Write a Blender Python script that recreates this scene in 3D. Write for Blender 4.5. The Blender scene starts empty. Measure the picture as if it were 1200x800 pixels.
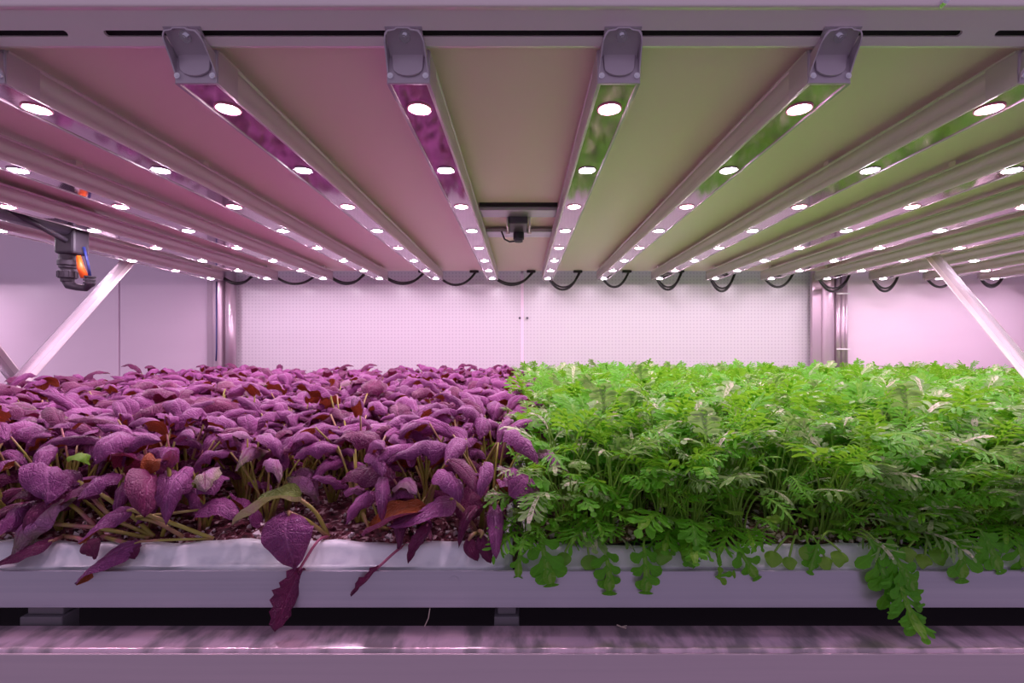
import bpy, bmesh, math, random
from mathutils import Vector, Matrix, Quaternion, noise as mnoise
import numpy as np

SC = bpy.context.scene
COL = SC.collection
H0 = 1.5                       # eye height above the floor
# ---------------------------------------------------------------- camera
cam = bpy.data.cameras.new('camera'); cam_o = bpy.data.objects.new('camera', cam); COL.objects.link(cam_o)
cam_o.location = (0, 0, H0); cam_o.rotation_euler = (math.radians(90), 0, 0)
cam.sensor_width = 36; cam.lens = 36 * 560 / 1200
cam.shift_x = -0.010; cam.shift_y = 0.0075
cam.clip_start = 0.02; cam.clip_end = 50
SC.camera = cam_o
# ---------------------------------------------------------------- world / exposure
world = bpy.data.worlds.new('aisle_light'); SC.world = world; world.use_nodes = True
wb = world.node_tree.nodes['Background']
wb.inputs[0].default_value = (0.44, 0.35, 0.50, 1); wb.inputs[1].default_value = 0.68
SC.view_settings.view_transform = 'Standard'; SC.view_settings.look = 'None'
SC.view_settings.gamma = 1; SC.view_settings.use_curve_mapping = False
SC.view_settings.exposure = 0.10
LED_POWER = 265.0               # strength of every diode lens
LED_COOL = (1.0, 0.80, 0.99)
LED_WARM = (1.0, 0.65, 0.86)

R = random.Random(7)

# ================================================================ materials
MATS = {}
def mat(name, color=(.5, .5, .5), rough=.5, metal=0., spec=.5, noise=None, bump=None, emit=None, strength=0., coat=0.):
    m = bpy.data.materials.new(name); m.use_nodes = True
    nt = m.node_tree; b = nt.nodes['Principled BSDF']
    b.inputs['Base Color'].default_value = (*color, 1)
    b.inputs['Roughness'].default_value = rough; b.inputs['Metallic'].default_value = metal
    b.inputs['Specular IOR Level'].default_value = spec
    b.inputs['Coat Weight'].default_value = coat
    tc = nt.nodes.new('ShaderNodeTexCoord')
    if noise:                                   # (scale vec, colour2, amount, detail)
        sc, c2, lo, hi = noise
        mp = nt.nodes.new('ShaderNodeMapping'); mp.inputs['Scale'].default_value = sc
        n = nt.nodes.new('ShaderNodeTexNoise'); n.inputs['Scale'].default_value = 1; n.inputs['Detail'].default_value = 5
        cr = nt.nodes.new('ShaderNodeValToRGB')
        cr.color_ramp.elements[0].position = lo; cr.color_ramp.elements[0].color = (*color, 1)
        cr.color_ramp.elements[1].position = hi; cr.color_ramp.elements[1].color = (*c2, 1)
        nt.links.new(tc.outputs['Object'], mp.inputs[0]); nt.links.new(mp.outputs[0], n.inputs['Vector'])
        nt.links.new(n.outputs['Fac'], cr.inputs[0]); nt.links.new(cr.outputs[0], b.inputs['Base Color'])
    if bump:
        sc, st = bump
        mp = nt.nodes.new('ShaderNodeMapping'); mp.inputs['Scale'].default_value = sc
        n = nt.nodes.new('ShaderNodeTexNoise'); n.inputs['Scale'].default_value = 1; n.inputs['Detail'].default_value = 4
        bp = nt.nodes.new('ShaderNodeBump'); bp.inputs['Strength'].default_value = st; bp.inputs['Distance'].default_value = .002
        nt.links.new(tc.outputs['Object'], mp.inputs[0]); nt.links.new(mp.outputs[0], n.inputs['Vector'])
        nt.links.new(n.outputs['Fac'], bp.inputs['Height']); nt.links.new(bp.outputs[0], b.inputs['Normal'])
    if emit:
        b.inputs['Emission Color'].default_value = (*emit, 1); b.inputs['Emission Strength'].default_value = strength
    MATS[name] = m
    return m

mat('galvanised', (.92, .79, .80), .34, .42, noise=((3, 40, 60), (.90, .82, .83), .35, .7), bump=((4, 60, 90), .12))
mat('brushed_rail', (.46, .43, .52), .38, .6, noise=((1.5, 90, 160), (.54, .50, .58), .3, .7), bump=((2, 100, 200), .10))
_m = mat('beam_reflection', (.92, .66, .80), .20, .6, noise=((48, 20, 30), (.42, .35, .39), .43, .60), bump=((60, 14, 30), .5))  # diagonal bright and dark streaks: reflections painted into the colour
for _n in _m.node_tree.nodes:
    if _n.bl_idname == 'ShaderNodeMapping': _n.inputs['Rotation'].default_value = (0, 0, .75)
mat('beam_skirt', (.66, .52, .60), .42, .35, noise=((2, 60, 120), (.74, .58, .66), .3, .7))
mat('bar_alu', (.62, .55, .58), .42, .45, bump=((60, 3, 60), .05))
mat('cast_metal', (.54, .47, .54), .38, .6, bump=((160, 160, 160), .12))
mat('edge_metal', (.75, .7, .76), .25, .9)
mat('screw_metal', (.8, .8, .85), .18, 1.)
mat('lens_strip', (.42, .31, .39), .07, .85, noise=((30, 6, 30), (.34, .24, .32), .4, .65))
mat('black_rubber', (.012, .010, .012), .45)
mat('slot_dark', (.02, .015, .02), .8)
mat('black_plastic', (.034, .026, .040), .55, bump=((120, 120, 120), .1))
mat('dark_plastic', (.075, .06, .09), .42)
mat('orange_plastic', (.85, .12, .01), .4)
mat('blue_hose', (.02, .03, .16), .4)
mat('white_tie', (.85, .82, .85), .4)
mat('panel_cream', (.94, .75, .68), .40, bump=((25, 25, 25), .04), spec=.4)
mat('wall_white', (.74, .72, .75), .30, noise=((2, 2, 2), (.80, .78, .82), .35, .7), spec=.5)
mat('wall_side', (.92, .74, .88), .35, noise=((1.5, 2, 6), (.88, .70, .84), .35, .7), spec=.5)  # pinker than the middle panels: tint of the light put into the base
mat('tray_plastic', (.90, .91, .97), .35, noise=((40, 40, 60), (.66, .68, .78), .5, .75), bump=((25, 25, 25), .5))
mat('post_pink', (.55, .42, .50), .28, .55)
mat('floor_concrete', (.18, .17, .18), .6, noise=((3, 3, 3), (.24, .23, .24), .3, .7))
mat('perlite', (.80, .70, .76), .8)
mat('root_pale', (.62, .50, .44), .7)
mat('foot_grey', (.16, .15, .17), .5)
mat('led_ring', (.85, .25, .40), .3)

def led_mat(name, c, s):
    m = bpy.data.materials.new(name); m.use_nodes = True; nt = m.node_tree
    nt.nodes.remove(nt.nodes['Principled BSDF'])
    e = nt.nodes.new('ShaderNodeEmission'); e.inputs[0].default_value = (*c, 1); e.inputs[1].default_value = s
    nt.links.new(e.outputs[0], nt.nodes['Material Output'].inputs[0]); MATS[name] = m
led_mat('led_cool', LED_COOL, LED_POWER); led_mat('led_warm', LED_WARM, LED_POWER)

def perforated():
    m = mat('wall_perforated', (.71, .66, .71), .26); nt = m.node_tree; b = nt.nodes['Principled BSDF']
    tc = nt.nodes.new('ShaderNodeTexCoord'); mp = nt.nodes.new('ShaderNodeMapping')
    s = 1 / .0135; mp.inputs['Scale'].default_value = (s, s, s)
    fr = nt.nodes.new('ShaderNodeVectorMath'); fr.operation = 'FRACTION'
    sb = nt.nodes.new('ShaderNodeVectorMath'); sb.operation = 'SUBTRACT'; sb.inputs[1].default_value = (.5, .5, .5)
    mu = nt.nodes.new('ShaderNodeVectorMath'); mu.operation = 'MULTIPLY'; mu.inputs[1].default_value = (1, 0, 1)
    ln = nt.nodes.new('ShaderNodeVectorMath'); ln.operation = 'LENGTH'
    lt = nt.nodes.new('ShaderNodeMapRange'); lt.inputs[1].default_value = .16; lt.inputs[2].default_value = .26
    lt.inputs[3].default_value = 1; lt.inputs[4].default_value = 0
    mx = nt.nodes.new('ShaderNodeMix'); mx.data_type = 'RGBA'
    mx.inputs[6].default_value = (.71, .66, .71, 1); mx.inputs[7].default_value = (.57, .51, .58, 1)
    for a, bb in ((tc.outputs['Object'], mp.inputs[0]), (mp.outputs[0], fr.inputs[0]), (fr.outputs[0], sb.inputs[0]),
                  (sb.outputs[0], mu.inputs[0]), (mu.outputs[0], ln.inputs[0]), (ln.outputs['Value'], lt.inputs[0]),
                  (lt.outputs[0], mx.inputs[0]), (mx.outputs[2], b.inputs['Base Color'])):
        nt.links.new(a, bb)
perforated()

def substrate(name, c1, c2, c3):
    m = mat(name, c1, .85); nt = m.node_tree; b = nt.nodes['Principled BSDF']
    tc = nt.nodes.new('ShaderNodeTexCoord')
    n = nt.nodes.new('ShaderNodeTexNoise'); n.inputs['Scale'].default_value = 140; n.inputs['Detail'].default_value = 4
    cr = nt.nodes.new('ShaderNodeValToRGB'); e = cr.color_ramp.elements
    e[0].position = .36; e[0].color = (*c1, 1); e[1].position = .66; e[1].color = (*c3, 1)
    k = e.new(.54); k.color = (*c2, 1)
    bp = nt.nodes.new('ShaderNodeBump'); bp.inputs['Strength'].default_value = 1; bp.inputs['Distance'].default_value = .004
    nt.links.new(tc.outputs['Object'], n.inputs['Vector']); nt.links.new(n.outputs['Fac'], cr.inputs[0])
    nt.links.new(cr.outputs[0], b.inputs['Base Color']); nt.links.new(n.outputs['Fac'], bp.inputs['Height'])
    nt.links.new(bp.outputs[0], b.inputs['Normal'])
substrate('substrate_red', (.035, .008, .012), (.16, .025, .05), (.60, .42, .46))
substrate('substrate_brown', (.03, .02, .01), (.13, .07, .035), (.55, .45, .38))

def leaf_mat(name, top, top2, under, vein, transl, tcol, rough=.42, vein_amt=.38, spec=.5, bump=.9, veins=(5.5, .9), patch=None):
    """two-sided leaf: veins from the blade's own UVs (u along, v across -1..1 -> 0..1)"""
    m = bpy.data.materials.new(name); m.use_nodes = True; nt = m.node_tree; L = nt.links.new
    b = nt.nodes['Principled BSDF']; out = nt.nodes['Material Output']
    uv = nt.nodes.new('ShaderNodeUVMap'); sep = nt.nodes.new('ShaderNodeSeparateXYZ'); L(uv.outputs[0], sep.inputs[0])
    def M(op, a, bv=None, c=None):
        n = nt.nodes.new('ShaderNodeMath'); n.operation = op
        for i, x in enumerate((a, bv, c)):
            if x is None: continue
            if isinstance(x, (int, float)): n.inputs[i].default_value = x
            else: L(x, n.inputs[i])
        return n.outputs[0]
    u, v = sep.outputs[0], sep.outputs[1]
    av = M('ABSOLUTE', M('SUBTRACT', M('MULTIPLY', v, 2.), 1.))
    noise = nt.nodes.new('ShaderNodeTexNoise'); noise.inputs['Scale'].default_value = 9
    L(uv.outputs[0], noise.inputs['Vector'])
    ph = M('ADD', M('SUBTRACT', M('MULTIPLY', u, veins[0]), M('MULTIPLY', av, veins[1])), M('MULTIPLY', noise.outputs['Fac'], .35))
    tri = M('ABSOLUTE', M('SUBTRACT', M('FRACT', ph), .5))                 # 0 at the vein
    mr = nt.nodes.new('ShaderNodeMapRange'); mr.inputs[1].default_value = .0; mr.inputs[2].default_value = .10
    mr.inputs[3].default_value = 1; mr.inputs[4].default_value = 0; L(tri, mr.inputs[0])
    mid = nt.nodes.new('ShaderNodeMapRange'); mid.inputs[1].default_value = .02; mid.inputs[2].default_value = .09
    mid.inputs[3].default_value = 1; mid.inputs[4].default_value = 0; L(av, mid.inputs[0])
    vn = M('MAXIMUM', M('MULTIPLY', mr.outputs[0], .55), mid.outputs[0])
    vor = nt.nodes.new('ShaderNodeTexVoronoi'); vor.feature = 'DISTANCE_TO_EDGE'; vor.inputs['Scale'].default_value = 16
    L(uv.outputs[0], vor.inputs['Vector'])
    oi = nt.nodes.new('ShaderNodeObjectInfo')
    tc = nt.nodes.new('ShaderNodeTexCoord'); n2 = nt.nodes.new('ShaderNodeTexNoise')
    n2.inputs['Scale'].default_value = 28; n2.inputs['Detail'].default_value = 3; L(tc.outputs['Object'], n2.inputs['Vector'])
    def mix(f, a, bcol):
        n = nt.nodes.new('ShaderNodeMix'); n.data_type = 'RGBA'
        if isinstance(f, (int, float)): n.inputs[0].default_value = f
        else: L(f, n.inputs[0])
        for i, x in ((6, a), (7, bcol)):
            if isinstance(x, tuple): n.inputs[i].default_value = (*x, 1)
            else: L(x, n.inputs[i])
        return n.outputs[2]
    rnd = M('MULTIPLY_ADD', oi.outputs['Random'], .6, M('MULTIPLY', n2.outputs['Fac'], .5))
    base = mix(rnd, top, top2)
    if patch:
        pm = nt.nodes.new('ShaderNodeMapRange'); pm.inputs[1].default_value = .42; pm.inputs[2].default_value = .60
        L(n2.outputs['Fac'], pm.inputs[0]); base = mix(pm.outputs[0], base, patch)
    topc = mix(M('MULTIPLY', vn, vein_amt), base, vein)
    und = mix(M('MULTIPLY', vn, .5), under, tuple(min(1, c * 1.5) for c in under))
    geo = nt.nodes.new('ShaderNodeNewGeometry')
    colr = mix(geo.outputs['Backfacing'], topc, und)
    L(colr, b.inputs['Base Color']); b.inputs['Roughness'].default_value = rough
    b.inputs['Specular IOR Level'].default_value = spec
    hgt = M('ADD', M('MULTIPLY', vn, -1.), M('MULTIPLY', M('MINIMUM', vor.outputs['Distance'], .2), 3.))
    bp = nt.nodes.new('ShaderNodeBump'); bp.inputs['Strength'].default_value = bump; bp.inputs['Distance'].default_value = .0012
    L(hgt, bp.inputs['Height']); L(bp.outputs[0], b.inputs['Normal'])
    tr = nt.nodes.new('ShaderNodeBsdfTranslucent'); tr.inputs[0].default_value = (*tcol, 1)
    ms = nt.nodes.new('ShaderNodeMixShader'); ms.inputs[0].default_value = transl
    L(b.outputs[0], ms.inputs[1]); L(tr.outputs[0], ms.inputs[2]); L(ms.outputs[0], out.inputs[0])
    MATS[name] = m
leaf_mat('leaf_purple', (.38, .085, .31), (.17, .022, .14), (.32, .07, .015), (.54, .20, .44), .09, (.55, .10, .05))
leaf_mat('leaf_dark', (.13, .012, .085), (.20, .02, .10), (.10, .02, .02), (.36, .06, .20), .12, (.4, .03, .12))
leaf_mat('leaf_veined', (.24, .26, .10), (.42, .20, .34), (.16, .22, .04), (.30, .05, .20), .22, (.3, .35, .05), patch=(.46, .16, .40), vein_amt=.8)
leaf_mat('leaf_green', (.27, .54, .035), (.05, .31, .012), (.11, .42, .02), (.36, .56, .15), .33, (.34, .72, .04), rough=.40, vein_amt=.5, spec=.32, bump=.3, veins=(4, .6))
leaf_mat('leaf_glare', (.90, .75, .68), (.60, .66, .38), (.24, .42, .12), (.66, .60, .46), .25, (.30, .65, .08), rough=.33, vein_amt=.5, spec=.8, bump=.3, veins=(4, .6))  # pale pink glare of upward-facing green leaves, put into the colour
leaf_mat('leaf_seed', (.12, .42, .03), (.26, .44, .04), (.20, .40, .08), (.28, .45, .1), .3, (.3, .6, .04), bump=.1, vein_amt=.2)
mat('stalk_purple', (.36, .33, .06), .4, noise=((40, 40, 25), (.40, .14, .16), .45, .65))
mat('stalk_dark', (.42, .10, .20), .4)
mat('stalk_green', (.22, .42, .05), .4)

# ================================================================ mesh helpers
class MB:
    def __init__(s): s.v = []; s.f = []; s.mi = []; s.uv = []
    def add(s, vs, fs, m=0, uvs=None):
        o = len(s.v); s.v += [tuple(x) for x in vs]
        s.uv += (uvs if uvs else [(0, 0)] * len(vs))
        for f in fs: s.f.append(tuple(i + o for i in f)); s.mi.append(m)
    def box(s, x0, x1, y0, y1, z0, z1, m=0):
        s.add([(x0,y0,z0),(x1,y0,z0),(x1,y1,z0),(x0,y1,z0),(x0,y0,z1),(x1,y0,z1),(x1,y1,z1),(x0,y1,z1)],
              [(0,3,2,1),(4,5,6,7),(0,1,5,4),(1,2,6,5),(2,3,7,6),(3,0,4,7)], m)
    def tube(s, pts, rad, n=8, m=0, cap=True, hint=None):
        pts = [Vector(p) for p in pts]; vs = []; fs = []
        up = Vector(hint) if hint else Vector((.31, .22, .93))
        for i, p in enumerate(pts):
            t = (pts[min(i+1, len(pts)-1)] - pts[max(i-1, 0)]).normalized()
            a = t.cross(up)
            if a.length < 1e-4: a = t.cross(Vector((1, 0, 0)))
            a.normalize(); b = t.cross(a)
            r = rad[i] if isinstance(rad, (list, tuple)) else rad
            for k in range(n):
                an = 2*math.pi*k/n; vs.append(p + a*(r*math.cos(an)) + b*(r*math.sin(an)))
        for i in range(len(pts)-1):
            for k in range(n):
                fs.append((i*n+k, i*n+(k+1) % n, (i+1)*n+(k+1) % n, (i+1)*n+k))
        if cap: fs.append(tuple(range(n))[::-1]); fs.append(tuple((len(pts)-1)*n+k for k in range(n)))
        s.add(vs, fs, m)
    def prism_y(s, prof, y0, y1, m=0):           # profile (x,z) extruded along y
        n = len(prof)
        s.add([(x, y0, z) for x, z in prof] + [(x, y1, z) for x, z in prof],
              [tuple(range(n)), tuple(range(2*n-1, n-1, -1))] + [(i, i+n, (i+1) % n+n, (i+1) % n) for i in range(n)], m)
    def prism_x(s, prof, x0, x1, m=0):           # profile (y,z) extruded along x
        n = len(prof)
        s.add([(x0, y, z) for y, z in prof] + [(x1, y, z) for y, z in prof],
              [tuple(range(n)), tuple(range(2*n-1, n-1, -1))] + [(i, i+n, (i+1) % n+n, (i+1) % n) for i in range(n)], m)
    def prism_z(s, prof, z0, z1, m=0):
        n = len(prof)
        s.add([(x, y, z0) for x, y in prof] + [(x, y, z1) for x, y in prof],
              [tuple(range(n)), tuple(range(2*n-1, n-1, -1))] + [(i, i+n, (i+1) % n+n, (i+1) % n) for i in range(n)], m)
    def mesh(s, name, mats, smooth=False, recalc=True):
        me = bpy.data.meshes.new(name); me.from_pydata(s.v, [], s.f)
        for k in (mats if isinstance(mats, (list, tuple)) else [mats]): me.materials.append(MATS[k])
        me.polygons.foreach_set('material_index', s.mi)
        if recalc:
            bm = bmesh.new(); bm.from_mesh(me); bmesh.ops.recalc_face_normals(bm, faces=bm.faces); bm.to_mesh(me); bm.free()
        if smooth: me.polygons.foreach_set('use_smooth', [True]*len(me.polygons))
        return me

def link(name, me, parent=None, loc=None):
    o = bpy.data.objects.new(name, me); COL.objects.link(o)
    if parent: o.parent = parent
    if loc: o.location = loc
    return o
def build(name, mb, mats, parent=None, smooth=False, bevel=0, loc=None):
    me = mb.mesh(name, mats, smooth)
    o = link(name, me, parent, loc)
    if bevel:
        md = o.modifiers.new('bevel', 'BEVEL'); md.width = bevel; md.segments = 2; md.limit_method = 'ANGLE'
    return o
def auto_smooth(o, ang=35):
    me = o.data; bm = bmesh.new(); bm.from_mesh(me)
    for e in bm.edges:
        if len(e.link_faces) == 2: e.smooth = e.calc_face_angle(0) < math.radians(ang)
    for f in bm.faces: f.smooth = True
    bm.to_mesh(me); bm.free(); return o
def tag(o, label, cat, group=None, kind=None):
    o['label'] = label; o['category'] = cat
    if group: o['group'] = group
    if kind: o['kind'] = kind
    return o
def thing(name, loc, label, cat, group=None):
    o = bpy.data.objects.new(name, None); COL.objects.link(o); o.location = loc; o.empty_display_size = .02
    return tag(o, label, cat, group)
def struct(o): o['kind'] = 'structure'; return o
def ring(cx, cz, r, n=10, a0=0): return [(cx+r*math.cos(a0+2*math.pi*k/n), cz+r*math.sin(a0+2*math.pi*k/n)) for k in range(n)]
ORD = ['first', 'second', 'third', 'fourth', 'fifth', 'sixth', 'seventh', 'eighth', 'ninth', 'tenth', 'eleventh', 'twelfth', 'thirteenth', 'fourteenth', 'fifteenth', 'sixteenth', 'seventeenth', 'eighteenth', 'nineteenth', 'twentieth']
def Z(z): return H0 + z

# ================================================================ setting
mb = MB(); mb.box(-3.2, 3.8, -1.2, 2.1, -.05, 0); struct(build('floor', mb, 'floor_concrete'))
# ceiling: the underside panel of the level above
mb = MB(); mb.box(-1.24, 2.6, .462, 1.835, Z(.300), Z(.304)); c = struct(build('ceiling', mb, 'panel_cream', bevel=.001))
# back wall: backing plus panels
mb = MB(); mb.box(-3.2, 3.8, 1.925, 1.96, 0, Z(1.0)); wall = struct(build('wall_back', mb, 'wall_side'))
WP = [(-3.2, -1.606, 'wall_side'), (-1.600, -1.178, 'wall_side'), (-1.172, -.004, 'wall_perforated'), (.004, 1.166, 'wall_perforated'), (1.172, 2.35, 'wall_side'), (2.356, 3.8, 'wall_side')]
for x0, x1, m in WP:
    mb = MB(); mb.box(x0, x1, 1.90, 1.925, Z(-.55), Z(.60)); build('wall_panel', mb, m, wall, bevel=.0015)
for x, z in ((-.010, .1235), (.020, .1235), (-1.155, .1235), (1.15, .1235), (-.010, -.20), (.020, -.20)):
    mb = MB(); mb.prism_y(ring(x, Z(z), .005, 10), 1.893, 1.90); build('wall_screw', mb, 'dark_plastic', wall)
mb = MB(); mb.box(-.006, .006, 1.897, 1.899, Z(-.5), Z(.30)); build('joint_strip', mb, 'wall_side', wall)

# level below: panel, and a dark board added as the shade in the slot
mb = MB(); mb.box(-1.24, 2.6, .55, 1.85, Z(-.345), Z(-.341)); tag(build('shelf_panel', mb, 'panel_cream'), 'wide metal sheet under the trays, seen as the dark slot below the rail', 'panel')

mb = MB(); mb.box(-1.24, 2.6, .535, .541, Z(-.40), Z(-.2437)); tag(build('slot_shade_board', mb, 'slot_dark'), 'dark board added under the trays as the shade in the slot between rail and lower beam', 'rail')

# ================================================================ rack beams
# upper beam with slots
beam = thing('rack_beam', (0, .45, Z(.285)), 'slotted steel beam across the top, light bars bolted to its face', 'beam')
def P(parent_loc, x, y, z): return (x - parent_loc[0], y - parent_loc[1], z - parent_loc[2])
def shifted(mb, o):
    mb.v = [(x - o.location.x, y - o.location.y, z - o.location.z) for x, y, z in mb.v]; return mb
XA, XB = -1.5, 2.7
mb = MB()
A0 = Vector((.4505, .2856)); A1 = Vector((.4280, .3034)); AN = Vector((-.62, -.784))      # the slotted face slopes down towards the trays
def sl(t, off=0.): p = A0.lerp(A1, t) + AN*off; return (p.x, Z(p.y))
mb.prism_x([(.4535, Z(.2866)), (.4535, Z(.2856)), sl(0), sl(.27), sl(.27, -.003), sl(.04, -.003)], XA, XB)
build('beam_lower_lip', shifted(mb, beam), 'galvanised', beam)
mb = MB(); arc = []
for k in range(9):
    a = math.pi * (-.5 + k / 8)
    arc.append((.4262 - .0038 * math.cos(a), Z(.3060 + .0030 * math.sin(a))))
mb.prism_x([sl(.45, -.003), sl(.45), sl(1)] + arc + [(.4262, Z(.40)), (.4292, Z(.40)), (.4292, Z(.308))], XA, XB)
auto_smooth(build('beam_face', shifted(mb, beam), 'galvanised', beam), 50)
mb = MB(); mb.prism_x([sl(-.1, -.010), sl(.9, -.010), sl(.9, -.012), sl(-.1, -.012)], XA, XB); build('slot_backing', shifted(mb, beam), 'slot_dark', beam)  # near-black sheet standing in for the shade inside the beam
gaps = [(-.421, -.387), (.407, .438), (-1.24, -1.206), (1.226, 1.258)]
for x0, x1 in gaps:
    ang = [math.pi*k/8 for k in range(9)]; r = .0026
    poly = [(x0 - r*(1-math.sin(a)), .36+.09*math.cos(a)) for a in ang][::-1] + [(x1 + r*(1-math.sin(a)), .36+.09*math.cos(a)) for a in ang]
    n = len(poly); mb = MB()
    mb.add([(x, *sl(t)) for x, t in poly] + [(x, *sl(t, -.003)) for x, t in poly], [tuple(range(n)), tuple(range(2*n-1, n-1, -1))] + [(i, i+n, (i+1) % n+n, (i+1) % n) for i in range(n)])
    build('slot_bridge', shifted(mb, beam), 'galvanised', beam)
mb = MB(); mb.prism_y(ring(.372, Z(.3060), .0030, 10), .4195, .425); mb.prism_y(ring(.372, Z(.3060), .0018, 6), .4185, .4195)
auto_smooth(build('rivet', shifted(mb, beam), 'screw_metal', beam))

# lower beam
lb = thing('rack_beam', (0, .43, Z(-.34)), 'polished steel beam along the bottom, reflection streaks painted on its top', 'beam')
prof = [(.4155, -.345), (.4145, -.2625), (.4152, -.2608), (.4170, -.2600), (.4494, -.2600), (.4494, -.2625), (.4185, -.2625), (.4185, -.345)]
mb = MB(); mb.prism_x([(y, Z(z)) for y, z in prof], XA, XB); auto_smooth(build('beam_face', shifted(mb, lb), 'beam_reflection', lb), 50)
mb = MB(); mb.box(XA, XB, .4130, .4147, Z(-.345), Z(-.2635)); build('beam_skirt', shifted(mb, lb), 'beam_skirt', lb, bevel=.0006)

# rail that carries the trays
rail = thing('tray_rail', (0, .45, Z(-.243)), 'brushed steel rail holding the white trays along their front', 'rail')
prof = [(.4515, -.2085), (.4500, -.2080), (.4490, -.2088), (.4490, -.2425), (.4505, -.2435), (.500, -.2435), (.500, -.2420), (.4512, -.2415), (.4512, -.2090)]
mb = MB(); mb.prism_x([(y, Z(z)) for y, z in prof], XA, XB); auto_smooth(build('rail_face', shifted(mb, rail), 'brushed_rail', rail), 50)
mb = MB(); mb.prism_y(ring(-.064, Z(-.2175), .0045, 16), .4484, .4492); build('rivet', shifted(mb, rail), 'brushed_rail', rail, smooth=False)
for x0, x1, lab in ((-.0265, -.003, 'grey metal foot in the dark slot under the joint of the two trays'), (-.475, -.435, 'grey metal foot in the dark slot near the left edge')):
    mb = MB(); mb.box(x0, x1, .4515, .470, Z(-.300), Z(-.2530)); mb.box(x0+.003, x1-.003, .456, .468, Z(-.2530), Z(-.2436))
    tag(build('support_foot', mb, 'foot_grey', bevel=.001), lab, 'foot')
mb = MB(); mb.tube([(-.0868, .449, Z(-.2435)), (-.0880, .448, Z(-.252)), (-.0915, .448, Z(-.2598))], .0005, 5)
tag(build('dry_straw', mb, 'root_pale'), 'thin pale straw hanging in the dark slot below the purple plants', 'straw')
mb = MB(); mb.tube([(.0885, .4475, Z(-.2580)), (.0925, .446, Z(-.2590)), (.097, .445, Z(-.2596))], .0006, 5); mb.tube([(.0925, .446, Z(-.2590)), (.098, .448, Z(-.2590))], .0004, 5)
tag(build('dry_twig', mb, 'root_pale'), 'tiny yellow twig lying on the lower beam', 'twig')

# front posts of the rack, just outside the frame
for sx, w in ((-1, 'left'), (1, 'right')):
    x = 1.205*sx
    mb = MB(); mb.box(x-.02, x+.02, .475, .515, 0, Z(.75)); tag(build('rack_post', mb, 'galvanised', bevel=.002), f'front steel post of the rack on the {w}, outside the picture', 'post')

# ---------------------------------------------------------------- rear posts
def rear_post(xf, w):
    """omega upright; xf = x of the left flange edge"""
    t = thing('rack_post', (xf+.03, 1.85, 0), f'pale steel rear post on the {w}, rising behind the {"purple" if w=="left" else "green"} plants', 'post')
    lw = .022 if w == 'left' else .036
    mb = MB(); mb.box(xf, xf+lw, 1.858, 1.872, 0, Z(.33)); build('post_flange', shifted(mb, t), 'post_pink', t, bevel=.001)
    x0, x1 = xf+lw, xf+lw+(.042 if w == 'left' else .048)
    pr = []
    for k in range(9):
        a = math.pi*k/8; pr.append(((x0+x1)/2 + (x1-x0)/2*math.cos(a), 1.858 - .016*math.sin(a)))
    pr += [(x0, 1.885), (x1, 1.885)]
    mb = MB(); mb.prism_z(pr, 0, Z(.33)); auto_smooth(build('post_channel', shifted(mb, t), 'post_pink', t), 50)
    mb = MB(); mb.box(x1, x1+.006, 1.87, 1.885, 0, Z(.33)); build('post_lip', shifted(mb, t), 'post_pink', t)
    return x1
x1 = rear_post(-1.226, 'left')
mb = MB(); mb.tube([(x1-.014, 1.838, Z(.26)), (x1-.014, 1.838, Z(.0)), (x1-.016, 1.838, Z(-.045))], .0022, 6)
tag(build('thin_hose', mb, 'blue_hose', smooth=True), 'thin dark blue hose running down the left rear post', 'hose')
mb = MB()
mb.tube([(x1+.026, 1.862, Z(-.2)), (x1+.026, 1.862, Z(.30))], .019, 14)
pp = tag(build('drain_pipe', mb, 'post_pink', smooth=True), 'dark purplish vertical pipe just right of the left rear post', 'pipe')
x2 = rear_post(1.128, 'right')
t = thing('pipe_bundle', (x2+.03, 1.855, Z(-.2)), 'shiny vertical pipes tied together right of the right rear post', 'pipe')
for dx, r in ((.014, .010), (.033, .009), (.047, .006)):
    mb = MB(); mb.tube([(x2+dx, 1.858, Z(-.2)), (x2+dx, 1.858, Z(.30))], r, 12); build('pipe', shifted(mb, t), 'post_pink', t, smooth=True)
for z in (.215, .0):
    mb = MB(); mb.box(x2+.003, x2+.055, 1.846, 1.849, Z(z-.003), Z(z+.003)); build('cable_tie', shifted(mb, t), 'white_tie', t, bevel=.001)

# braces in the side frames
def brace(x, a, b, label, w=.013, d=.007):
    t = thing('rack_brace', (x, a[0], Z(a[1])), label, 'brace')
    A = Vector((0, 0, 0)); B = Vector((0, b[0]-a[0], b[1]-a[1])); T = B.normalized(); N = Vector((0, -T.z, T.y)); X = Vector((1, 0, 0))
    for nm, o0, o1, p0, p1 in (('brace_web', -w, w, -.002, 0), ('brace_flange', w-.002, w, 0, 2.4*d)):
        vs = []
        for q in (A, B):
            for (n, xx) in ((o0, p0), (o1, p0), (o1, p1), (o0, p1)): vs.append(q + N*n + X*xx*(-1 if x > 0 else 1))
        mb = MB(); mb.add(vs, [(0,1,2,3),(7,6,5,4),(0,4,5,1),(1,5,6,2),(2,6,7,3),(3,7,4,0)]); build(nm, mb, 'edge_metal' if nm == 'brace_web' else 'galvanised', t)
brace(-1.2, (1.47, .292), (1.0, -.225), 'slanted steel brace at the left, rising from the purple leaves to the light bars')
brace(-1.225, (1.085, .02), (1.27, -.24), 'short end of a second brace at the left edge, sloping the other way', .011)
brace(1.2, (1.40, .285), (.98, -.232), 'slanted steel brace at the right, running down into the green leaves')

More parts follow.
